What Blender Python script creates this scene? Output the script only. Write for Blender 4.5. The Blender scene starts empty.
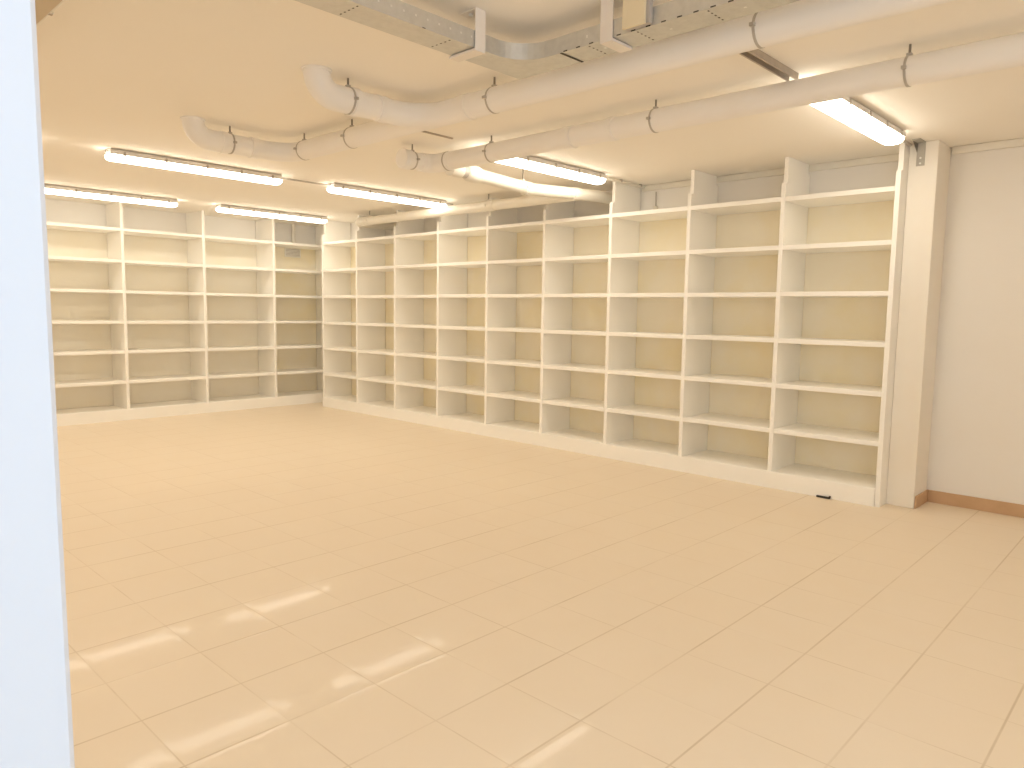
import bpy, bmesh, math, random
from mathutils import Vector, Matrix
random.seed(7)
C = bpy.context.scene.collection
PI = math.pi

# ------------------------------------------------------------------ materials
def mat(name, col, rough=0.6, metal=0.0, spec=0.4, noise=None, bump=None, coat=0.0):
    m = bpy.data.materials.new(name); m.use_nodes = True
    nt = m.node_tree; b = nt.nodes['Principled BSDF']
    b.inputs['Base Color'].default_value = (*col, 1)
    b.inputs['Roughness'].default_value = rough
    b.inputs['Metallic'].default_value = metal
    b.inputs['Specular IOR Level'].default_value = spec
    b.inputs['Coat Weight'].default_value = coat
    geo = nt.nodes.new('ShaderNodeNewGeometry')
    if noise:
        col2, scale, lo, hi = noise
        n = nt.nodes.new('ShaderNodeTexNoise'); n.inputs['Scale'].default_value = scale
        n.inputs['Detail'].default_value = 5; n.inputs['Roughness'].default_value = .55
        nt.links.new(geo.outputs['Position'], n.inputs['Vector'])
        r = nt.nodes.new('ShaderNodeMapRange')
        r.inputs['From Min'].default_value = lo; r.inputs['From Max'].default_value = hi
        nt.links.new(n.outputs['Fac'], r.inputs['Value'])
        mx = nt.nodes.new('ShaderNodeMix'); mx.data_type = 'RGBA'
        mx.inputs['A'].default_value = (*col, 1); mx.inputs['B'].default_value = (*col2, 1)
        nt.links.new(r.outputs['Result'], mx.inputs['Factor'])
        nt.links.new(mx.outputs['Result'], b.inputs['Base Color'])
    if bump:
        sc, st = bump
        n = nt.nodes.new('ShaderNodeTexNoise'); n.inputs['Scale'].default_value = sc
        n.inputs['Detail'].default_value = 4
        nt.links.new(geo.outputs['Position'], n.inputs['Vector'])
        bp = nt.nodes.new('ShaderNodeBump'); bp.inputs['Strength'].default_value = st
        bp.inputs['Distance'].default_value = .01
        nt.links.new(n.outputs['Fac'], bp.inputs['Height'])
        nt.links.new(bp.outputs['Normal'], b.inputs['Normal'])
    return m

M = {}
M['white'] = mat('white_paint', (.95, .935, .90), .45, noise=((.94, .92, .875), 2.2, .4, .75))
M['back'] = mat('yellowed_backing', (.955, .895, .755), .6, noise=((.95, .86, .62), 1.7, .42, .72))
M['back2'] = mat('cream_backing', (.92, .88, .79), .6, noise=((.91, .85, .72), 1.7, .42, .72))
M['wall'] = mat('plaster', (.86, .84, .81), .8, noise=((.85, .82, .775), 1.1, .4, .7), bump=(40, .06))
M['ceil'] = mat('ceiling_plaster', (.93, .895, .84), .85, noise=((.925, .885, .815), .6, .35, .7), bump=(25, .05))
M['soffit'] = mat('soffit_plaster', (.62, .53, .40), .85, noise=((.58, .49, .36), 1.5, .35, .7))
M['entry'] = mat('daylight_tinted_white', (.655, .68, .735), .5, bump=(60, .02))  # bluish tint of the cool daylight put into the wall colour
M['column'] = mat('column_paint', (.88, .84, .77), .5, noise=((.87, .81, .71), 2.2, .4, .75))
M['skirt'] = mat('brown_skirting', (.56, .37, .22), .5, noise=((.61, .41, .25), 5, .4, .7))
M['pipe'] = mat('grey_white_pvc', (.91, .89, .87), .38, noise=((.90, .87, .83), 3.0, .45, .75))
M['pipe2'] = mat('dimmed_white_pvc', (.82, .79, .72), .4, noise=((.81, .77, .68), 4.0, .45, .75))  # colour darkened so the pipe under the lamp overexposes less
M['galv'] = mat('galvanised_steel', (.68, .68, .66), .45, metal=.8, noise=((.63, .63, .61), 30, .4, .65))
M['steel'] = mat('dull_steel', (.30, .27, .23), .5, metal=.6, noise=((.24, .21, .18), 20, .4, .65))
M['clampgrey'] = mat('grey_clamp', (.52, .48, .43), .5, noise=((.46, .42, .38), 20, .4, .65))
M['bgrey'] = mat('grey_bracket', (.50, .48, .43), .55, noise=((.44, .42, .38), 15, .4, .65))
M['rail'] = mat('dull_rail', (.50, .44, .37), .6, noise=((.44, .38, .32), 15, .4, .65))
M['dark'] = mat('dark_slot', (.07, .06, .05), .7, noise=((.05, .045, .04), 20, .4, .6))
M['dot'] = mat('bright_rivet', (.85, .85, .82), .35, noise=((.8, .8, .78), 20, .4, .6))
M['bracket'] = mat('white_bracket_paint', (.84, .79, .74), .45, noise=((.82, .76, .70), 9, .4, .7))
M['box'] = mat('cream_plastic', (.80, .70, .50), .45, noise=((.78, .68, .48), 6, .4, .7))
M['housing'] = mat('lamp_housing_grey', (.78, .76, .73), .4, noise=((.74, .72, .69), 9, .4, .7))
M['clip'] = mat('lamp_clip', (.50, .46, .42), .4, noise=((.46, .42, .38), 9, .4, .7))
M['black'] = mat('black_plastic', (.02, .018, .016), .5, noise=((.03, .027, .024), 20, .4, .6))

LAMP_COL = (1.0, .915, .765)
LAMP_STRENGTH = 14.5
def lamp_mat():
    m = bpy.data.materials.new('lit_diffuser'); m.use_nodes = True
    b = m.node_tree.nodes['Principled BSDF']
    b.inputs['Base Color'].default_value = (.9, .9, .88, 1)
    b.inputs['Emission Color'].default_value = (*LAMP_COL, 1)
    b.inputs['Emission Strength'].default_value = LAMP_STRENGTH
    return m
M['lit'] = lamp_mat()

def floor_mat():
    m = bpy.data.materials.new('beige_floor_tiles'); m.use_nodes = True
    nt = m.node_tree; N = nt.nodes; L = nt.links; b = N['Principled BSDF']
    T = .377
    geo = N.new('ShaderNodeNewGeometry')
    sep = N.new('ShaderNodeSeparateXYZ'); L.new(geo.outputs['Position'], sep.inputs[0])
    def mth(op, a, bb=None, c=None):
        n = N.new('ShaderNodeMath'); n.operation = op
        for i, v in enumerate((a, bb, c)):
            if v is None: continue
            if isinstance(v, (int, float)): n.inputs[i].default_value = v
            else: L.new(v, n.inputs[i])
        return n.outputs[0]
    u = mth('DIVIDE', mth('SUBTRACT', sep.outputs['X'], 2.42), T)
    v = mth('DIVIDE', mth('SUBTRACT', sep.outputs['Y'], 1.187), T)
    def edge(t):
        f = mth('FRACT', t)
        return mth('MULTIPLY', mth('MINIMUM', f, mth('SUBTRACT', 1.0, f)), T)
    eu, ev = edge(u), edge(v)
    def noise(scale, detail=4, rough=.55):
        n = N.new('ShaderNodeTexNoise'); n.inputs['Scale'].default_value = scale
        n.inputs['Detail'].default_value = detail; n.inputs['Roughness'].default_value = rough
        L.new(geo.outputs['Position'], n.inputs['Vector']); return n.outputs['Fac']
    def rng(x, a, c, lo=0., hi=1.):
        r = N.new('ShaderNodeMapRange'); L.new(x, r.inputs['Value'])
        r.inputs['From Min'].default_value = a; r.inputs['From Max'].default_value = c
        r.inputs['To Min'].default_value = lo; r.inputs['To Max'].default_value = hi
        return r.outputs['Result']
    # the joints that run across the room (Y constant) are wider than the others
    gy = mth('MULTIPLY', rng(ev, .0022, .0055, 1, 0), rng(noise(1.6), .36, .60, .25, 1.))
    gx = mth('MULTIPLY', rng(eu, .0012, .0040, 1, 0), rng(noise(2.3), .40, .64, .15, .85))
    g = mth('MAXIMUM', gx, gy)
    cell = N.new('ShaderNodeCombineXYZ')
    L.new(mth('FLOOR', u), cell.inputs[0]); L.new(mth('FLOOR', v), cell.inputs[1])
    wn = N.new('ShaderNodeTexWhiteNoise'); wn.noise_dimensions = '3D'; L.new(cell.outputs[0], wn.inputs['Vector'])
    def mix(f, a, c):
        mx = N.new('ShaderNodeMix'); mx.data_type = 'RGBA'
        if isinstance(f, float): mx.inputs['Factor'].default_value = f
        else: L.new(f, mx.inputs['Factor'])
        for k, q in (('A', a), ('B', c)):
            if isinstance(q, tuple): mx.inputs[k].default_value = (*q, 1)
            else: L.new(q, mx.inputs[k])
        return mx.outputs['Result']
    base = mix(rng(noise(3.5), .35, .7), (.81, .705, .567), (.803, .693, .547))
    base = mix(rng(wn.outputs['Value'], 0, 1, 0, .35), base, (.795, .68, .535))
    base = mix(rng(noise(17, 6, .7), .62, .80, 0, .18), base, (.78, .62, .42))
    col = mix(mth('MULTIPLY', g, .66), base, (.52, .40, .25))
    L.new(col, b.inputs['Base Color'])
    b.inputs['Roughness'].default_value = .5
    b.inputs['Specular IOR Level'].default_value = .35
    cw = mth('MULTIPLY', .115, mth('SUBTRACT', 1.0, g))
    L.new(cw, b.inputs['Coat Weight'])
    b.inputs['Coat Roughness'].default_value = .055
    pil = mth('MULTIPLY', rng(mth('MINIMUM', eu, ev), 0, .02), .6)
    h = mth('ADD', pil, mth('MULTIPLY', noise(5, 1), .25))
    bp = N.new('ShaderNodeBump'); bp.inputs['Strength'].default_value = .22; bp.inputs['Distance'].default_value = .003
    L.new(h, bp.inputs['Height']); L.new(bp.outputs['Normal'], b.inputs['Normal'])
    L.new(bp.outputs['Normal'], b.inputs['Coat Normal'])
    return m
M['floor'] = floor_mat()

# ------------------------------------------------------------------ mesh helpers
def add_box(bm, x0, x1, y0, y1, z0, z1, bev=0.0, mi=0):
    vs = [bm.verts.new((x, y, z)) for x in (x0, x1) for y in (y0, y1) for z in (z0, z1)]
    fs = [bm.faces.new([vs[i] for i in q]) for q in
          ((0, 1, 3, 2), (4, 6, 7, 5), (0, 4, 5, 1), (2, 3, 7, 6), (0, 2, 6, 4), (1, 5, 7, 3))]
    for f in fs: f.material_index = mi
    if bev > 0:
        es = list({e for f in fs for e in f.edges})
        bmesh.ops.bevel(bm, geom=es, offset=bev, segments=2, affect='EDGES', profile=.5)

def add_prism(bm, poly, axis, a, b, bev=0.0, mi=0):
    """poly: 2-D outline; extruded along axis from a to b (axis 0: (y,z), 1: (x,z), 2: (x,y))"""
    def P(q, t):
        if axis == 0: return (t, q[0], q[1])
        if axis == 1: return (q[0], t, q[1])
        return (q[0], q[1], t)
    v0 = [bm.verts.new(P(q, a)) for q in poly]; v1 = [bm.verts.new(P(q, b)) for q in poly]
    n = len(poly)
    fs = [bm.faces.new(v0[::-1]), bm.faces.new(v1)]
    for i in range(n): fs.append(bm.faces.new((v0[i], v0[(i+1) % n], v1[(i+1) % n], v1[i])))
    for f in fs: f.material_index = mi
    if bev > 0:
        es = list({e for f in fs for e in f.edges})
        bmesh.ops.bevel(bm, geom=es, offset=bev, segments=1, affect='EDGES')

def fillet(pts, r, n=8):
    pts = [Vector(p) for p in pts]; out = [pts[0]]
    for i in range(1, len(pts)-1):
        p = pts[i]; a = (pts[i-1]-p).normalized(); b = (pts[i+1]-p).normalized()
        ang = a.angle(b); d = r / math.tan(ang/2)
        c = p + (a+b).normalized() * (r / math.sin(ang/2))
        s = p + a*d; e = p + b*d
        u = s-c; w = e-c; th = u.angle(w)
        for k in range(n+1):
            t = k/n
            out.append(c + (u*math.sin((1-t)*th) + w*math.sin(t*th)) / math.sin(th))
    out.append(pts[-1]); return out

def add_tube(bm, pts, rad, seg=24, mi=0):
    """rad: a number or one per point"""
    pts = [Vector(p) for p in pts]; n = len(pts)
    R = [rad]*n if isinstance(rad, (int, float)) else rad
    T = []
    for i in range(n):
        d = Vector((0, 0, 0))
        if i: d += (pts[i]-pts[i-1]).normalized() if (pts[i]-pts[i-1]).length > 1e-7 else Vector((0,0,0))
        if i < n-1: d += (pts[i+1]-pts[i]).normalized() if (pts[i+1]-pts[i]).length > 1e-7 else Vector((0,0,0))
        T.append(d.normalized())
    up = Vector((0, 0, 1)) if abs(T[0].z) < .9 else Vector((1, 0, 0))
    nrm = (up - T[0]*up.dot(T[0])).normalized()
    rings = []
    for i in range(n):
        if i:
            nrm = (nrm - T[i]*nrm.dot(T[i])).normalized()
        bi = T[i].cross(nrm)
        rings.append([bm.verts.new(pts[i] + (nrm*math.cos(2*PI*k/seg) + bi*math.sin(2*PI*k/seg))*R[i]) for k in range(seg)])
    for i in range(n-1):
        for k in range(seg):
            f = bm.faces.new((rings[i][k], rings[i][(k+1) % seg], rings[i+1][(k+1) % seg], rings[i+1][k])); f.material_index = mi
    f = bm.faces.new(rings[0][::-1]); f.material_index = mi
    f = bm.faces.new(rings[-1]); f.material_index = mi

def mesh(name, bm, mats, smooth=False):
    bmesh.ops.recalc_face_normals(bm, faces=bm.faces[:])
    me = bpy.data.meshes.new(name); bm.to_mesh(me); bm.free()
    for m in (mats if isinstance(mats, (list, tuple)) else [mats]): me.materials.append(m)
    if smooth:
        for p in me.polygons: p.use_smooth = True
        me.set_sharp_from_angle(angle=math.radians(38))
    return me

def link(name, me, parent=None):
    o = bpy.data.objects.new(name, me); C.objects.link(o)
    if parent is not None:
        o.parent = parent
        o.matrix_parent_inverse = Matrix.Translation(-parent.location)   # parts are modelled in room coordinates
    return o

def obj(name, bm, mats, parent=None, smooth=False):
    return link(name, mesh(name, bm, mats, smooth), parent)

def sub(name, bm, mats, part, root, smooth=False):
    o = bpy.data.objects.new(name, mesh(name, bm, mats, smooth)); C.objects.link(o)
    o.parent = part
    return o

def thing(name, label, cat, loc=(0, 0, 0), group=None):
    o = bpy.data.objects.new(name, None); C.objects.link(o)
    o.location = loc; o['label'] = label; o['category'] = cat; o.empty_display_size = .1
    if group: o['group'] = group
    return o

def tag(o, label, cat, group=None):
    o['label'] = label; o['category'] = cat
    if group: o['group'] = group
    return o

def struct(name, bm, m, label, cat):
    o = obj(name, bm, m); o['kind'] = 'structure'; o['label'] = label; o['category'] = cat
    return o

# ------------------------------------------------------------------ dimensions
CZ = 2.82                       # ceiling height
XW = 6.60                       # right wall
YW = 10.72                      # back wall
XF = 6.091                      # front of the right shelving
YF = 10.196                     # front of the back shelving
Y0, DY = 9.773, .8853           # right shelving: far edge of the uprights
X0, DX = 5.526, 1.0523          # back shelving: left edge of the uprights
TH = .036
ZS = [2.486, 2.085, 1.694, 1.301, .913, .519]   # tops of the shelves
ZB = .146                       # top of the plinth / lowest shelf

# ------------------------------------------------------------------ the setting
def bx(*a, **k):
    bm = bmesh.new(); add_box(bm, *a, **k); return bm
struct('floor', bx(-1.9, 6.72, -1.95, 10.84, -.12, 0), M['floor'], 'beige square floor tiles with thin brown joints', 'floor')
struct('ceiling', bx(-1.9, 6.72, -1.95, 10.84, CZ, CZ+.12), M['ceil'], 'cream plastered ceiling carrying pipes and lamps', 'ceiling')
struct('wall_right', bx(XW, XW+.12, -1.95, 10.84, 0, CZ), M['wall'], 'cream wall behind and beside the long shelving', 'wall')
struct('wall_back', bx(-1.78, XW, YW, YW+.12, 0, CZ), M['wall'], 'far cream wall behind the back shelving', 'wall')
struct('wall_left', bx(-1.9, -1.78, -1.95, 10.84, 0, CZ), M['wall'], 'left wall of the room hidden behind the white entry wall', 'wall')
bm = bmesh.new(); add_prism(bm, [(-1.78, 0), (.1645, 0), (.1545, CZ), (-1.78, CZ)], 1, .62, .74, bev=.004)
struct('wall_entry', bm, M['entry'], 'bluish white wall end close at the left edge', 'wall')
bm = bmesh.new()
OX0, OX1, OZA, OZ = -1.45, 1.05, 1.15, 2.35
add_box(bm, -1.78, OX0, -1.95, -1.83, 0, CZ); add_box(bm, OX1, XW, -1.95, -1.83, 0, CZ); add_box(bm, OX0, OX1, -1.95, -1.83, OZ, CZ); add_box(bm, OX0, OX1, -1.95, -1.83, 0, OZA)
struct('wall_near', bm, M['wall'], 'wall behind the viewer with a wide added window', 'wall')
bm = bmesh.new()
for a in ((OX0, OX0+.05, OZA, OZ), (OX1-.05, OX1, OZA, OZ), (OX0+.05, OX1-.05, OZA, OZA+.05), (OX0+.05, OX1-.05, OZ-.05, OZ), (-.22, -.17, OZA+.05, OZ-.05)):
    add_box(bm, a[0], a[1], -1.92, -1.86, a[2], a[3], bev=.004)
struct('added_window', bm, M['entry'], 'white frame of the unseen window added behind the viewer for cool daylight', 'window')  # unseen window, added to let cool daylight in from behind the viewer
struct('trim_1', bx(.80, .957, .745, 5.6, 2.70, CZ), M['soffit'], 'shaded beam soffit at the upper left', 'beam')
bm = bmesh.new(); add_box(bm, XW-.016, XW, -1.83, 1.562, 0, .098, bev=.003)
struct('baseboard_right', bm, M['skirt'], 'brown baseboard along the right wall', 'baseboard')

# ------------------------------------------------------------------ right shelving
def upright_poly_r(back_notch):
    p = [(XF, 0), (XW-.014, 0)]
    if back_notch: p += [(XW-.014, 2.735), (XW-.05, 2.735), (XW-.05, CZ-.001)]
    else: p += [(XW-.014, CZ-.001)]
    p += [(XF+.042, CZ-.001), (XF+.042, 2.600), (XF, 2.600)]
    return p
R = thing('shelving_unit', 'long white shelving of nine bays running the length of the right wall', 'shelving', (XF, Y0-4.5*DY, 0))
for k in range(10):
    bm = bmesh.new(); y = Y0-k*DY
    add_prism(bm, upright_poly_r(k >= 7), 1, y-TH, y, bev=.0015)
    obj('upright', bm, M['white'], R)
for k in range(9):
    ya, yb = Y0-(k+1)*DY+.0004, Y0-k*DY-TH-.0004
    for z in ZS:
        jz = random.uniform(-.002, .002)
        bm = bmesh.new(); add_box(bm, XF+.002, XW-.012, ya, yb, z-.038+jz, z+jz, bev=.002)
        obj('shelf', bm, M['white'], R)
    bm = bmesh.new(); add_box(bm, XF+.002, XW-.012, ya, yb, ZB-.04, ZB, bev=.002)
    obj('bottom_shelf', bm, M['white'], R)
    bm = bmesh.new(); add_box(bm, XW-.010, XW-.001, ya-.015, yb+.015, ZB, ZS[0]-.01)
    o = obj('back_panel', bm, M['back'], R); o['label'] = 'yellowed back panel'
bm = bmesh.new(); add_box(bm, XF-.010, XF-.0005, Y0-9*DY+.0005, Y0, 0, ZB-.003, bev=.002)
obj('plinth', bm, M['white'], R)

# ------------------------------------------------------------------ back shelving
B = thing('shelving_unit', 'white shelving across the far wall, shorter than the one on the right wall', 'shelving', (X0-1.05, YF, 0))
xs = [X0+k*DX for k in (-3, -2, -1, 0, 1)]; xs[4] = XW-TH-.003
for x in xs:
    bm = bmesh.new(); add_box(bm, x, x+TH, YF, YW-.014, 0, CZ-.001, bev=.0015)
    obj('upright', bm, M['white'], B)
for k in range(4):
    xa, xb_ = xs[k]+TH+.0004, xs[k+1]-.0004
    for z in ZS:
        bm = bmesh.new(); add_box(bm, xa, xb_, YF+.002, YW-.012, z-.038, z, bev=.002)
        obj('shelf', bm, M['white'], B)
    bm = bmesh.new(); add_box(bm, xa, xb_, YF+.002, YW-.012, ZB-.04, ZB, bev=.002)
    obj('bottom_shelf', bm, M['white'], B)
    bm = bmesh.new(); add_box(bm, xa-.015, xb_+.015 if k < 3 else xb_, YW-.010, YW-.001, ZB, ZS[0]-.01)
    o = obj('back_panel', bm, M['back'] if k == 3 else M['back2'], B); o['label'] = 'ochre back panel of the corner bay' if k == 3 else 'cream back panel'
bm = bmesh.new(); add_box(bm, xs[0], XW-.02, YF-.010, YF-.0005, 0, ZB-.003, bev=.002)
obj('plinth', bm, M['white'], B)

# ------------------------------------------------------------------ strip lamps
def make_lamp(length):
    """modelled round its own origin, its top at z = 0"""
    h = length/2
    root = thing('ceiling_light', '', 'lamp', (0, 0, 0), 'strip lights on the ceiling')
    bm = bmesh.new()
    add_prism(bm, [(-.056, 0), (.056, 0), (.079, -.016), (.083, -.050), (-.083, -.050), (-.079, -.016)], 0, -h+.012, h-.012, bev=.003)
    link('housing', mesh('housing', bm, M['housing']), root)
    bm = bmesh.new(); n = 10; prof = []
    for i in range(n+1):
        a = PI*i/n
        prof.append((.077*math.copysign(abs(math.cos(a))**.75, math.cos(a)), -.050-.046*math.sin(a)**.8))
    # lofted along x with rounded ends
    rings = []
    for (x, s) in ((-h, .55), (-h+.008, .80), (-h+.025, .96), (-h+.05, 1), (h-.05, 1), (h-.025, .96), (h-.008, .80), (h, .55)):
        rings.append([bm.verts.new((x, y*s, -.050+(z+.050)*s)) for y, z in prof])
    for a, b in zip(rings, rings[1:]):
        for i in range(n): bm.faces.new((a[i], a[i+1], b[i+1], b[i]))
        bm.faces.new((a[n], a[0], b[0], b[n]))
    bm.faces.new(rings[0][::-1]); bm.faces.new(rings[-1])
    o = link('diffuser', mesh('diffuser', bm, M['lit'], smooth=True), root); o['label'] = 'glowing white diffuser'
    for x in (-h+.12, -h*.42, h*.0+.03, h*.45, h-.12):
        for s in (-1, 1):
            bm = bmesh.new(); add_box(bm, x-.009, x+.009, min(s*.0755, s*.0865), max(s*.0755, s*.0865), -.060, -.020, bev=.002)
            link('clip', mesh('clip', bm, M['clip']), root)
    for s in (-1, 1):
        bm = bmesh.new(); add_tube(bm, [(s*(h-.03), 0, -.022), (s*(h+.005), 0, -.022)], .013, 12)
        link('cable_gland', mesh('cable_gland', bm, M['clip'], True), root)
    return root
LAMPS = [((3.020, 6.88), 'lit strip lamp at the left below the pipe elbows, nearer of the left pair'),
         ((3.035, 9.46), 'lit strip lamp over the back shelves whose end is cut by the white entry wall'),
         ((5.180, 6.86), 'lit strip lamp in the middle, joined to the nearer left lamp by a conduit'),
         ((5.140, 9.42), 'lit strip lamp over the corner where the two shelvings meet'),
         ((5.005, 4.36), 'lit strip lamp half behind a drain pipe, above the middle of the right shelves'),
         ((5.000, 1.745), 'lit strip lamp nearest the viewer, its end beside the column'),
         ((3.020, -.86), 'unseen fill lamp added behind the viewer, farther from the entry'),  # from here down: unseen lamps added to even out the room's light
         ((.870, -.86), 'unseen fill lamp added behind the viewer, nearest the entry'),
         ((-.060, 4.36), 'unseen fill lamp added behind the white entry wall, by the beam'),
         ((-.420, 1.745), 'unseen fill lamp added right behind the white entry wall'),
         ((.840, 6.88), 'unseen fill lamp added behind the white entry wall, nearer row'),
         ((.840, 9.46), 'unseen fill lamp added behind the white entry wall, farther row')]
proto = make_lamp(1.60)
for i, ((x, y), lab) in enumerate(LAMPS):
    if i == 0: r = proto
    else:
        r = proto.copy(); C.objects.link(r)
        for ch in proto.children:
            c = ch.copy(); C.objects.link(c); c.parent = r
    r.location = (x, y, CZ-.001); r['label'] = lab

# ------------------------------------------------------------------ pipes
PZ = 2.693                       # height of the drain pipe axes
PR = .070
def clamp(root, p, axis, r, rod_off=(0, 0)):
    """steel ring round the pipe with a threaded rod up to the ceiling (rod = sub-part)"""
    p = Vector(p); a = Vector(axis); bm = bmesh.new()
    add_tube(bm, [p-a*.006, p+a*.006], r+.0030, 28)
    add_box(bm, p.x-.012, p.x+.012, p.y-.012, p.y+.012, p.z+r, p.z+r+.014)
    s = a.cross(Vector((0, 0, 1)))
    for k in (-1, 1):
        q = p + s*k*(r+.009)
        add_box(bm, q.x-.010, q.x+.010, q.y-.010, q.y+.010, q.z-.007, q.z+.007)
    c = obj('pipe_clamp', bm, M['clampgrey'] if r > .065 else M['pipe2'], root, smooth=True)
    bm = bmesh.new(); add_tube(bm, [(p.x, p.y, p.z+r+.010), (p.x, p.y, CZ-.0005)], .006, 10)
    rod = bpy.data.objects.new('hanger_rod', mesh('hanger_rod', bm, M['steel'], True)); C.objects.link(rod)
    rod.parent = c; rod.matrix_parent_inverse = Matrix.Identity(4)
    return c
def white_ring(root, p, axis, r, w=.03, m='pipe'):
    p = Vector(p); a = Vector(axis); bm = bmesh.new()
    add_tube(bm, [p-a*w, p-a*(w-.004), p+a*(w-.004), p+a*w], [r-.001, r+.006, r+.006, r-.001], 28)
    return obj('socket', bm, M[m], root, smooth=True)

XA, XB = 3.035, 4.005
# main drain: far elbow out of the ceiling, cross run, long run towards the viewer, nearer branch joining it
A = thing('drain_pipe', 'largest branched white drain pipe, two elbows rising into the ceiling, next to the metal tray', 'pipe', (XA, 3.7, PZ))
def ceiling_elbow(x, y):
    pts = fillet([(x, y, CZ-.0005), (x, y, PZ), (x+.22, y, PZ)], .118, 10)
    bm = bmesh.new(); add_tube(bm, pts, PR+.004, 28)
    add_tube(bm, [(x, y, CZ-.012), (x, y, CZ-.0006)], PR+.013, 28)
    return obj('elbow', bm, M['pipe'], A, smooth=True)
ceiling_elbow(2.290, 3.703); ceiling_elbow(2.290, 5.318)
bm = bmesh.new(); add_tube(bm, fillet([(2.50, 5.318, PZ), (XA, 5.318, PZ), (XA, 3.62, PZ)], .19, 12), PR, 28)
obj('pipe_run', bm, M['pipe'], A, smooth=True)
bm = bmesh.new(); add_tube(bm, [(XA, 3.64, PZ), (XA, -1.829, PZ)], PR+.001, 28)
obj('pipe_run', bm, M['pipe'], A, smooth=True)
bm = bmesh.new(); add_tube(bm, fillet([(2.50, 3.703, PZ), (XA-.001, 3.703, PZ), (XA-.001, 3.20, PZ)], .24, 12), PR+.002, 28)
obj('branch', bm, M['pipe'], A, smooth=True)
white_ring(A, (2.53, 3.703, PZ), (1, 0, 0), PR+.004, .024); white_ring(A, (2.505, 5.318, PZ), (1, 0, 0), PR+.002, .028)
white_ring(A, (2.72, 3.703, PZ), (1, 0, 0), PR+.001, .035); white_ring(A, (2.74, 5.318, PZ), (1, 0, 0), PR, .035)
white_ring(A, (XA, 3.27, PZ), (0, 1, 0), PR, .035)
clamp(A, (2.495, 3.703, PZ), (1, 0, 0), PR+.004); clamp(A, (2.56, 5.318, PZ), (1, 0, 0), PR)
clamp(A, (XA, 3.05, PZ), (0, 1, 0), PR); clamp(A, (XA, 1.465, PZ), (0, 1, 0), PR)
clamp(A, (XA, 4.46, PZ), (0, 1, 0), PR); clamp(A, (XA, 5.09, PZ), (0, 1, 0), PR)

# second drain: capped stub, tee, long run
YT = 4.745
Bp = thing('drain_pipe', 'second long white drain pipe with a capped stub, between the big pipe and the shelves', 'pipe', (XB, YT, PZ))
bm = bmesh.new(); add_tube(bm, fillet([(XB-.12, YT, PZ), (XB, YT, PZ), (XB, YT-.24, PZ)], .10, 10), PR+.004, 28)
obj('elbow', bm, M['pipe'], Bp, smooth=True)
bm = bmesh.new(); add_tube(bm, [(3.76, YT, PZ), (XB-.10, YT, PZ)], PR-.002, 28)
obj('stub', bm, M['pipe'], Bp, smooth=True)
bm = bmesh.new(); add_tube(bm, [(3.690, YT, PZ), (3.696, YT, PZ), (3.765, YT, PZ), (3.770, YT, PZ)], [PR+.002, PR+.008, PR+.008, PR], 28)
obj('end_cap', bm, M['pipe'], Bp, smooth=True)
bm = bmesh.new(); add_tube(bm, [(XB, YT-.22, PZ), (XB, -1.829, PZ)], PR, 28)
obj('pipe_run', bm, M['pipe'], Bp, smooth=True)
white_ring(Bp, (XB, 3.28, PZ), (0, 1, 0), PR, .04)
white_ring(Bp, (XB, 2.92, PZ), (0, 1, 0), PR, .025)
clamp(Bp, (3.800, YT, PZ), (1, 0, 0), PR-.001)
for y in (4.05, 2.60, 1.16): clamp(Bp, (XB, y, PZ), (0, 1, 0), PR)
bm = bmesh.new(); add_tube(bm, [(XB, 4.540, PZ), (XB, 4.528, PZ)], PR+.007, 28)
obj('pipe_clamp', bm, M['clampgrey'], Bp, smooth=True)

# bright cross pipe to the right wall
DR = .058
D = thing('drain_pipe', 'short bright white pipe crossing under the lamp into the top of the right shelves', 'pipe', (4.4, 4.66, 2.69))
d0, d1, d2 = Vector((4.40, 4.665, 2.662)), Vector((5.16, 4.700, 2.636)), Vector((6.15, 4.655, 2.688))
dv = (d1-d0).normalized()
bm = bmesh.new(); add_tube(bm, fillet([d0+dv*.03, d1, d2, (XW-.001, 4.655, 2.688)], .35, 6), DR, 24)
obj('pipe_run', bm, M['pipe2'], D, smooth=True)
bm = bmesh.new()
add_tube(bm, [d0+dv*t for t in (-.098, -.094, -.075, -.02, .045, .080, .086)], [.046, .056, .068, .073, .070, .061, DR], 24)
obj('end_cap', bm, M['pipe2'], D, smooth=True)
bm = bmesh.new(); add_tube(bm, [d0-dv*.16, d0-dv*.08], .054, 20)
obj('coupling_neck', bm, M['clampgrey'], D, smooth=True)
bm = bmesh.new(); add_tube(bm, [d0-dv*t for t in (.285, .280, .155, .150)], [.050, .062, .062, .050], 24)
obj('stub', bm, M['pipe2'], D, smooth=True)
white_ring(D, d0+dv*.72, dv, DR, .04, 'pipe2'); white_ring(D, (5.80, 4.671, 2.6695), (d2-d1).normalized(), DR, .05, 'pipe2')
clamp(D, d0+dv*.66, dv, DR)

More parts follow.
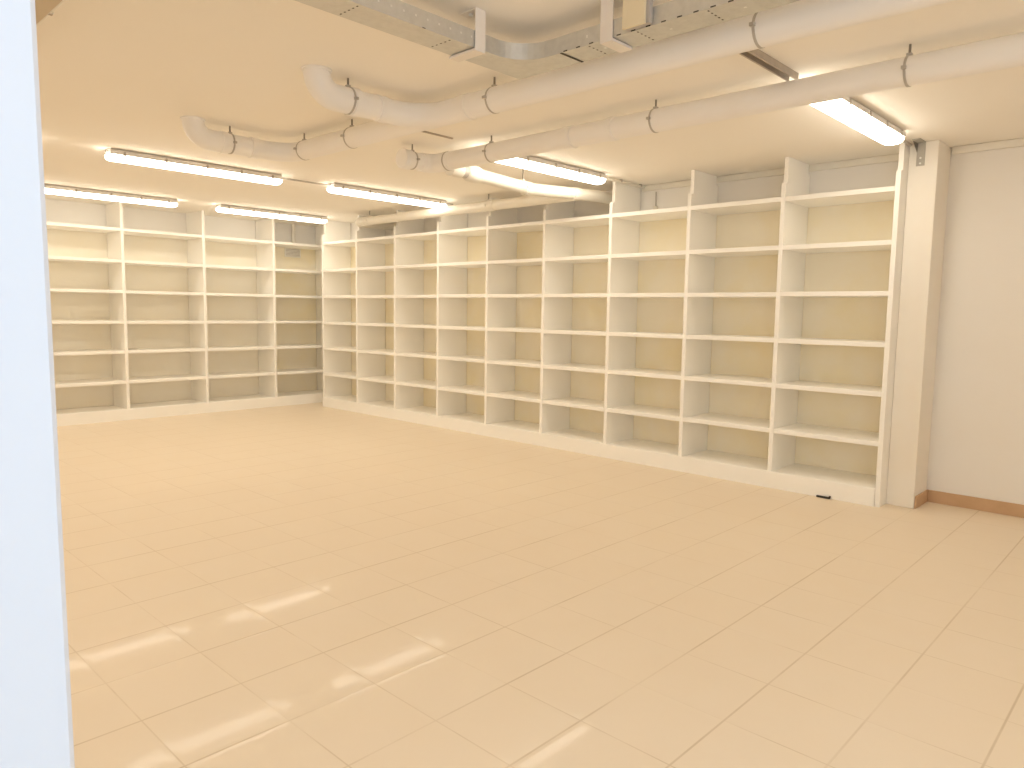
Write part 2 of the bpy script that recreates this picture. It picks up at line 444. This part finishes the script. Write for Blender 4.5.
# pipe along the top of the right shelving
XE, ZE = 5.950, 2.688
Ep = thing('drain_pipe', 'white pipe running along the top front of the right shelves, elbow near the corner', 'pipe', (XE, 7, ZE))
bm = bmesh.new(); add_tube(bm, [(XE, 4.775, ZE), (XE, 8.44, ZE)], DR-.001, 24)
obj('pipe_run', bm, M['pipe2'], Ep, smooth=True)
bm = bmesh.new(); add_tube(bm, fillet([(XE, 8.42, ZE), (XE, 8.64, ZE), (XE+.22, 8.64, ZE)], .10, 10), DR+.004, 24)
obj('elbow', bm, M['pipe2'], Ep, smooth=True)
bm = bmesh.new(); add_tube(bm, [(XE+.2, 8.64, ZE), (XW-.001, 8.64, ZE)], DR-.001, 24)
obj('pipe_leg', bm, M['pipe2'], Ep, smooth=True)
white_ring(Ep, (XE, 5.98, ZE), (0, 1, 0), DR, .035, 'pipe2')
for y in (8.34, 6.05): clamp(Ep, (XE, y, ZE), (0, 1, 0), DR)

# ------------------------------------------------------------------ metal tray with its hangers
TZ0, TZ1 = 2.652, 2.724
SY0, SY1 = 2.437, 2.592            # first leg (runs across the room)
SX0, SX1 = 2.602, 2.757            # second leg (runs towards the viewer)
FR = .17
def tray_outline():
    p = [(.985, SY0)]
    c = (SX0-FR, SY0-FR)
    p.append((c[0], SY0))
    for k in range(1, 11):
        a = PI/2*(1-k/10)
        p.append((c[0]+FR*math.cos(a), c[1]+FR*math.sin(a)))
    p += [(SX0, -1.829), (SX1, -1.829), (SX1, SY1-.018), (SX1-.018, SY1), (.985, SY1)]
    return p
T = thing('cable_tray', 'galvanised metal cable tray turning a rounded corner under the ceiling', 'cable tray', (2.5, 2.4, TZ0))
bm = bmesh.new()
add_prism(bm, tray_outline(), 2, TZ0, TZ1)
# slots and rivets pressed into the sheet metal
def mark(x, y, z, dx, dy, dz, mi): add_box(bm, x-dx/2, x+dx/2, y-dy/2, y+dy/2, z-dz/2, z+dz/2, mi=mi)
y = 2.17
while y > -.2:
    mark(SX0, y, TZ0+.003, .0016, .022, .005, 1); y -= .072
x = 1.02
while x < 2.28:
    if random.random() < .35: mark(x, SY0, TZ0+.002, .016, .0016, .003, 1)
    mark(x+.02, SY0, TZ0+.040, .008, .0016, .008, 2); x += .062
for yy in (2.05, 1.80, 1.48, 1.13): 
    for t in range(5): mark(SX0+.02+t*.028, yy, TZ0, .010, .006, .0016, 1)
for xx in (1.22, 1.70, 2.17):
    for t in range(5): mark(xx, SY0+.02+t*.028, TZ0, .006, .010, .0016, 1)
for yy in (1.95, 1.62, 1.30, .98):
    mark(SX0+.08, yy+.06, TZ0, .010, .010, .0016, 2); mark(SX0, yy+.1, TZ0+.036, .0016, .008, .012, 2)
obj('tray_body', bm, [M['galv'], M['dark'], M['dot']], T)
bm = bmesh.new()
for yy in (2.195, ): add_box(bm, SX0-.001, SX1+.001, yy-.006, yy+.006, TZ0-.0022, TZ0-.0002)
o = obj('joint_strip', bm, M['dark'], T)

def hanger(name, label, P, loc):
    h = thing(name, label, 'bracket', loc, 'white hangers holding the metal tray'); 
    return h
h1 = thing('hanger_bracket', 'white steel hanger holding the metal tray before its rounded corner', 'bracket', (2.326, 2.43, TZ0), 'hangers of the metal tray')
bm = bmesh.new(); add_box(bm, 2.296, 2.356, 2.428, 2.4335, TZ0-.014, CZ-.001, bev=.0008); obj('upright_strap', bm, M['bracket'], h1)
bm = bmesh.new(); add_box(bm, 2.296, 2.356, 2.4336, 2.603, TZ0-.014, TZ0-.003, bev=.0008); obj('foot_strap', bm, M['bracket'], h1)
bm = bmesh.new(); add_box(bm, 2.296, 2.356, 2.4336, 2.535, CZ-.007, CZ-.001, bev=.0008); fl = obj('ceiling_flange', bm, M['bracket'], h1)
bm = bmesh.new(); add_tube(bm, [(2.326, 2.49, CZ-.016), (2.326, 2.49, CZ-.006)], .011, 6); b_ = obj('bolt', bm, M['dot'], h1)
h2 = thing('hanger_bracket', 'white steel hanger holding the metal tray beside the cream box', 'bracket', (2.6, 1.945, TZ0), 'hangers of the metal tray')
bm = bmesh.new(); add_box(bm, 2.594, 2.5995, 1.910, 1.974, TZ0-.014, CZ-.001, bev=.0008); obj('upright_strap', bm, M['bracket'], h2)
bm = bmesh.new(); add_box(bm, 2.5996, 2.745, 1.910, 1.974, TZ0-.014, TZ0-.003, bev=.0008); obj('foot_strap', bm, M['bracket'], h2)
bm = bmesh.new(); add_box(bm, 2.5996, 2.70, 1.910, 1.974, CZ-.007, CZ-.001, bev=.0008); obj('ceiling_flange', bm, M['bracket'], h2)

jb = thing('junction_box', 'cream box fixed to the side of the metal tray', 'box', (2.58, 1.78, TZ0))
bm = bmesh.new(); add_box(bm, 2.572, 2.6005, 1.715, 1.834, TZ0+.004, CZ-.012, bev=.003); obj('box_body', bm, M['clip'], jb)  # body coloured darker to tone down window light on its near side
bm = bmesh.new(); add_box(bm, 2.560, 2.5719, 1.728, 1.838, TZ0+.001, CZ-.010, bev=.003); o = obj('lid', bm, M['box'], jb)

# strut channels between the two drain pipes
def strut(x0, x1, y, w, h, label):
    bm = bmesh.new(); z1 = CZ-.001; z0 = z1-h; t = .004
    add_prism(bm, [(y-w/2, z0), (y-w/2+.010, z0), (y-w/2+.010, z0+t), (y-w/2+t, z0+t), (y-w/2+t, z1-t), (y+w/2-t, z1-t), (y+w/2-t, z0+t),
                   (y+w/2-.010, z0+t), (y+w/2-.010, z0), (y+w/2, z0), (y+w/2, z1), (y-w/2, z1)], 0, x0, x1)
    tag(obj('strut_channel', bm, M['rail']), label, 'rail')
strut(2.95, 4.08, 1.765, .055, .036, 'wide dark metal rail on the ceiling crossing above both drain pipes, near the viewer')
strut(3.12, 3.86, 4.33, .018, .010, 'thin dark metal rail on the ceiling by the capped pipe end')

# ------------------------------------------------------------------ conduits on the ceiling
def conduit(pts, r, label, m='pipe', name='conduit', clips=()):
    root = thing(name, label, 'conduit', pts[0])
    bm = bmesh.new(); add_tube(bm, pts, r, 12); obj('tube', bm, M[m], root, smooth=True)
    for (x, y) in clips:
        bm = bmesh.new(); add_box(bm, x-.012, x+.012, y-.014, y+.014, CZ-.004-2*r, CZ-.001, bev=.002); obj('clip', bm, M['clip'], root)
    return root
def czr(r): return CZ-.002-r
conduit([(3.815, 6.88, CZ-.023), (4.39, 6.87, CZ-.023)], .009, 'thin grey conduit joining the two lamps of the middle row', 'clip')
conduit([(5.975, 6.86, CZ-.023), (6.128, 6.86, CZ-.023)], .009, 'thin grey conduit from the middle lamp to the right shelves', 'clip')
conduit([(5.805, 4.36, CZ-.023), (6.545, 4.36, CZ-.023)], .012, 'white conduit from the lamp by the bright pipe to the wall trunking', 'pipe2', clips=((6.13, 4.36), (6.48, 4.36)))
conduit([(5.840, 1.745, CZ-.023), (6.20, 1.745, CZ-.023)], .010, 'short conduit from the nearest lamp to the column bracket', 'clip')
bm = bmesh.new(); add_tube(bm, [(.9656, .75, 2.712), (.9656, 5.58, 2.712)], .0085, 12)  # thin conduit held by clips along the beam edge
for yy in (1.6, 2.65, 3.60, 4.6): add_box(bm, .958, .978, yy-.014, yy+.014, 2.701, 2.724, bev=.002, mi=1)
struct('beam_conduit', bm, [M['pipe2'], M['rail']], 'slim cream conduit clipped along the edge of the beam at the upper left', 'trim')

# ------------------------------------------------------------------ trunking on the right wall
def trunking(y0, y1, label):
    root = thing('cable_trunking', label, 'trunking', (XW-.02, y0, 2.75))
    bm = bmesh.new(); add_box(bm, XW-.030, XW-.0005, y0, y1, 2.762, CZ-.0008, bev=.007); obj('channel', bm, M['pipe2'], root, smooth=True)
    return root
trunking(Y0-9*DY+.001, 4.41, 'white trunking at the top of the wall above the right shelves')
trunking(-1.82, 1.556, 'white trunking at the top of the bare wall right of the column')
r = thing('wall_conduit', 'short white conduit dropping from the trunking behind the right shelves', 'conduit', (XW-.02, 4.24, 2.5))
bm = bmesh.new(); add_box(bm, XW-.026, XW-.001, 4.215, 4.262, ZS[0]+.003, 2.60, bev=.004); obj('cover', bm, M['pipe2'], r)
bm = bmesh.new(); add_tube(bm, [(XW-.012, 4.238, 2.60), (XW-.012, 4.238, 2.744)], .007, 10); obj('tube', bm, M['clip'], r, True)

# ------------------------------------------------------------------ column, its bracket
col = thing('column', 'white square column standing at the near end of the right shelving', 'column', (6.42, 1.66, 0))
bm = bmesh.new(); add_box(bm, 6.250, XW-.001, 1.566, 1.7683, 0, CZ-.001, bev=.006); obj('shaft', bm, M['column'], col)
bm = bmesh.new(); add_box(bm, 6.262, XW-.017, 1.552, 1.5655, 0, .098, bev=.003); o = obj('baseboard', bm, M['skirt'], col); o['label'] = 'brown baseboard'
br = thing('angle_bracket', 'grey metal angle bracket at the top of the column', 'bracket', (6.24, 1.68, 2.7))
bm = bmesh.new(); add_box(bm, 6.244, 6.2495, 1.655, 1.713, 2.642, CZ-.002, bev=.001); obj('plate', bm, M['bgrey'], br)
bm = bmesh.new(); add_box(bm, 6.10, 6.2435, 1.655, 1.713, CZ-.008, CZ-.002, bev=.001); obj('arm', bm, M['bgrey'], br)
bm = bmesh.new(); add_prism(bm, [(6.2435, CZ-.009), (6.2435, CZ-.075), (6.13, CZ-.009)], 1, 1.709, 1.713); obj('gusset', bm, M['steel'], br)
for z in (2.66, 2.70):
    bm = bmesh.new(); add_tube(bm, [(6.238, 1.684, z), (6.244, 1.684, z)], .008, 6); obj('bolt', bm, M['dot'], br)

# ------------------------------------------------------------------ small things
v = thing('vent_grille', 'white slatted vent grille on the far wall inside the corner bay', 'vent', (6.145, YW-.012, 2.37))
bm = bmesh.new(); yv = YW-.0105
x0, x1, z0, z1 = 6.005, 6.285, 2.303, 2.443
for a in ((x0, x1, z1-.014, z1), (x0, x1, z0, z0+.014), (x0, x0+.014, z0+.014, z1-.014), (x1-.014, x1, z0+.014, z1-.014)):
    add_box(bm, a[0], a[1], yv-.014, yv, a[2], a[3], bev=.002)
obj('frame', bm, M['white'], v)
bm = bmesh.new(); add_box(bm, x0+.014, x1-.014, yv-.003, yv-.0005, z0+.014, z1-.014); obj('backing', bm, M['clip'], v)
for k in range(5):
    zz = z0+.027+k*.0215
    bm = bmesh.new(); add_prism(bm, [(yv-.014, zz-.009), (yv-.011, zz-.010), (yv-.003, zz+.005), (yv-.006, zz+.006)], 0, x0+.014, x1-.014); obj('slat', bm, M['white'], v)
r = thing('wall_conduit', 'short white vertical pipe on the far wall above the corner bay', 'conduit', (6.15, YW-.04, 2.5))
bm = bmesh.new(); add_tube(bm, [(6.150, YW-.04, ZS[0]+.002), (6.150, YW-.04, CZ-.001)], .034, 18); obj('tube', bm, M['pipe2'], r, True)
bm = bmesh.new(); add_box(bm, 6.04, 6.085, YW-.06, YW-.003, ZS[0]+.001, ZS[0]+.03, bev=.004)
tag(obj('cable_clip', bm, M['steel']), 'small dark fitting lying on the top shelf of the corner bay', 'fitting')
bm = bmesh.new()
add_box(bm, XF-.030, XF-.0115, 2.140, 2.250, .0005, .016, bev=.003)
add_box(bm, XF-.030, XF-.0115, 2.136, 2.150, .010, .026, bev=.003)
tag(obj('black_strip', bm, M['black']), 'small black plastic strip on the floor against the plinth near the column', 'strip')

# ------------------------------------------------------------------ cool daylight through the added, unseen window behind the viewer
w = bpy.data.worlds.new('World'); bpy.context.scene.world = w; w.use_nodes = True
w.node_tree.nodes['Background'].inputs['Color'].default_value = (.62, .78, 1.0, 1)
w.node_tree.nodes['Background'].inputs['Strength'].default_value = 1.0
ld = bpy.data.lights.new('window_daylight', 'AREA'); ld.shape = 'RECTANGLE'; ld.size = 2.4; ld.size_y = 1.15
ld.energy = 43; ld.color = (.58, .78, 1.0)
lo = bpy.data.objects.new('window_daylight', ld); C.objects.link(lo)
lo.location = (-.20, -1.99, 1.75); lo.rotation_euler = (PI/2, 0, 0)   # daylight from outside, along +Y

# ------------------------------------------------------------------ camera
yaw, pit, rol, fpx = math.radians(46.5181), math.radians(-5.7057), math.radians(.83496), 730.41
fw = Vector((math.sin(yaw)*math.cos(pit), math.cos(yaw)*math.cos(pit), math.sin(pit)))
rt = Vector((math.cos(yaw), -math.sin(yaw), 0)); up = rt.cross(fw)
c, s = math.cos(rol), math.sin(rol)
r2 = rt*c + up*s; u2 = up*c - rt*s
cam = bpy.data.cameras.new('camera'); co = bpy.data.objects.new('camera', cam); C.objects.link(co)
mw = Matrix((r2, u2, -fw)).transposed().to_4x4(); mw.translation = (0, 0, 1.5)
co.matrix_world = mw
cam.sensor_width = 36; cam.lens = fpx*36/1024; cam.clip_start = .05
bpy.context.scene.camera = co
sc = bpy.context.scene
sc.view_settings.view_transform = 'Standard'; sc.view_settings.look = 'None'
sc.view_settings.gamma = 1; sc.view_settings.use_curve_mapping = False
sc.view_settings.exposure = 0.0
sc.cycles.max_bounces = 16; sc.cycles.diffuse_bounces = 10
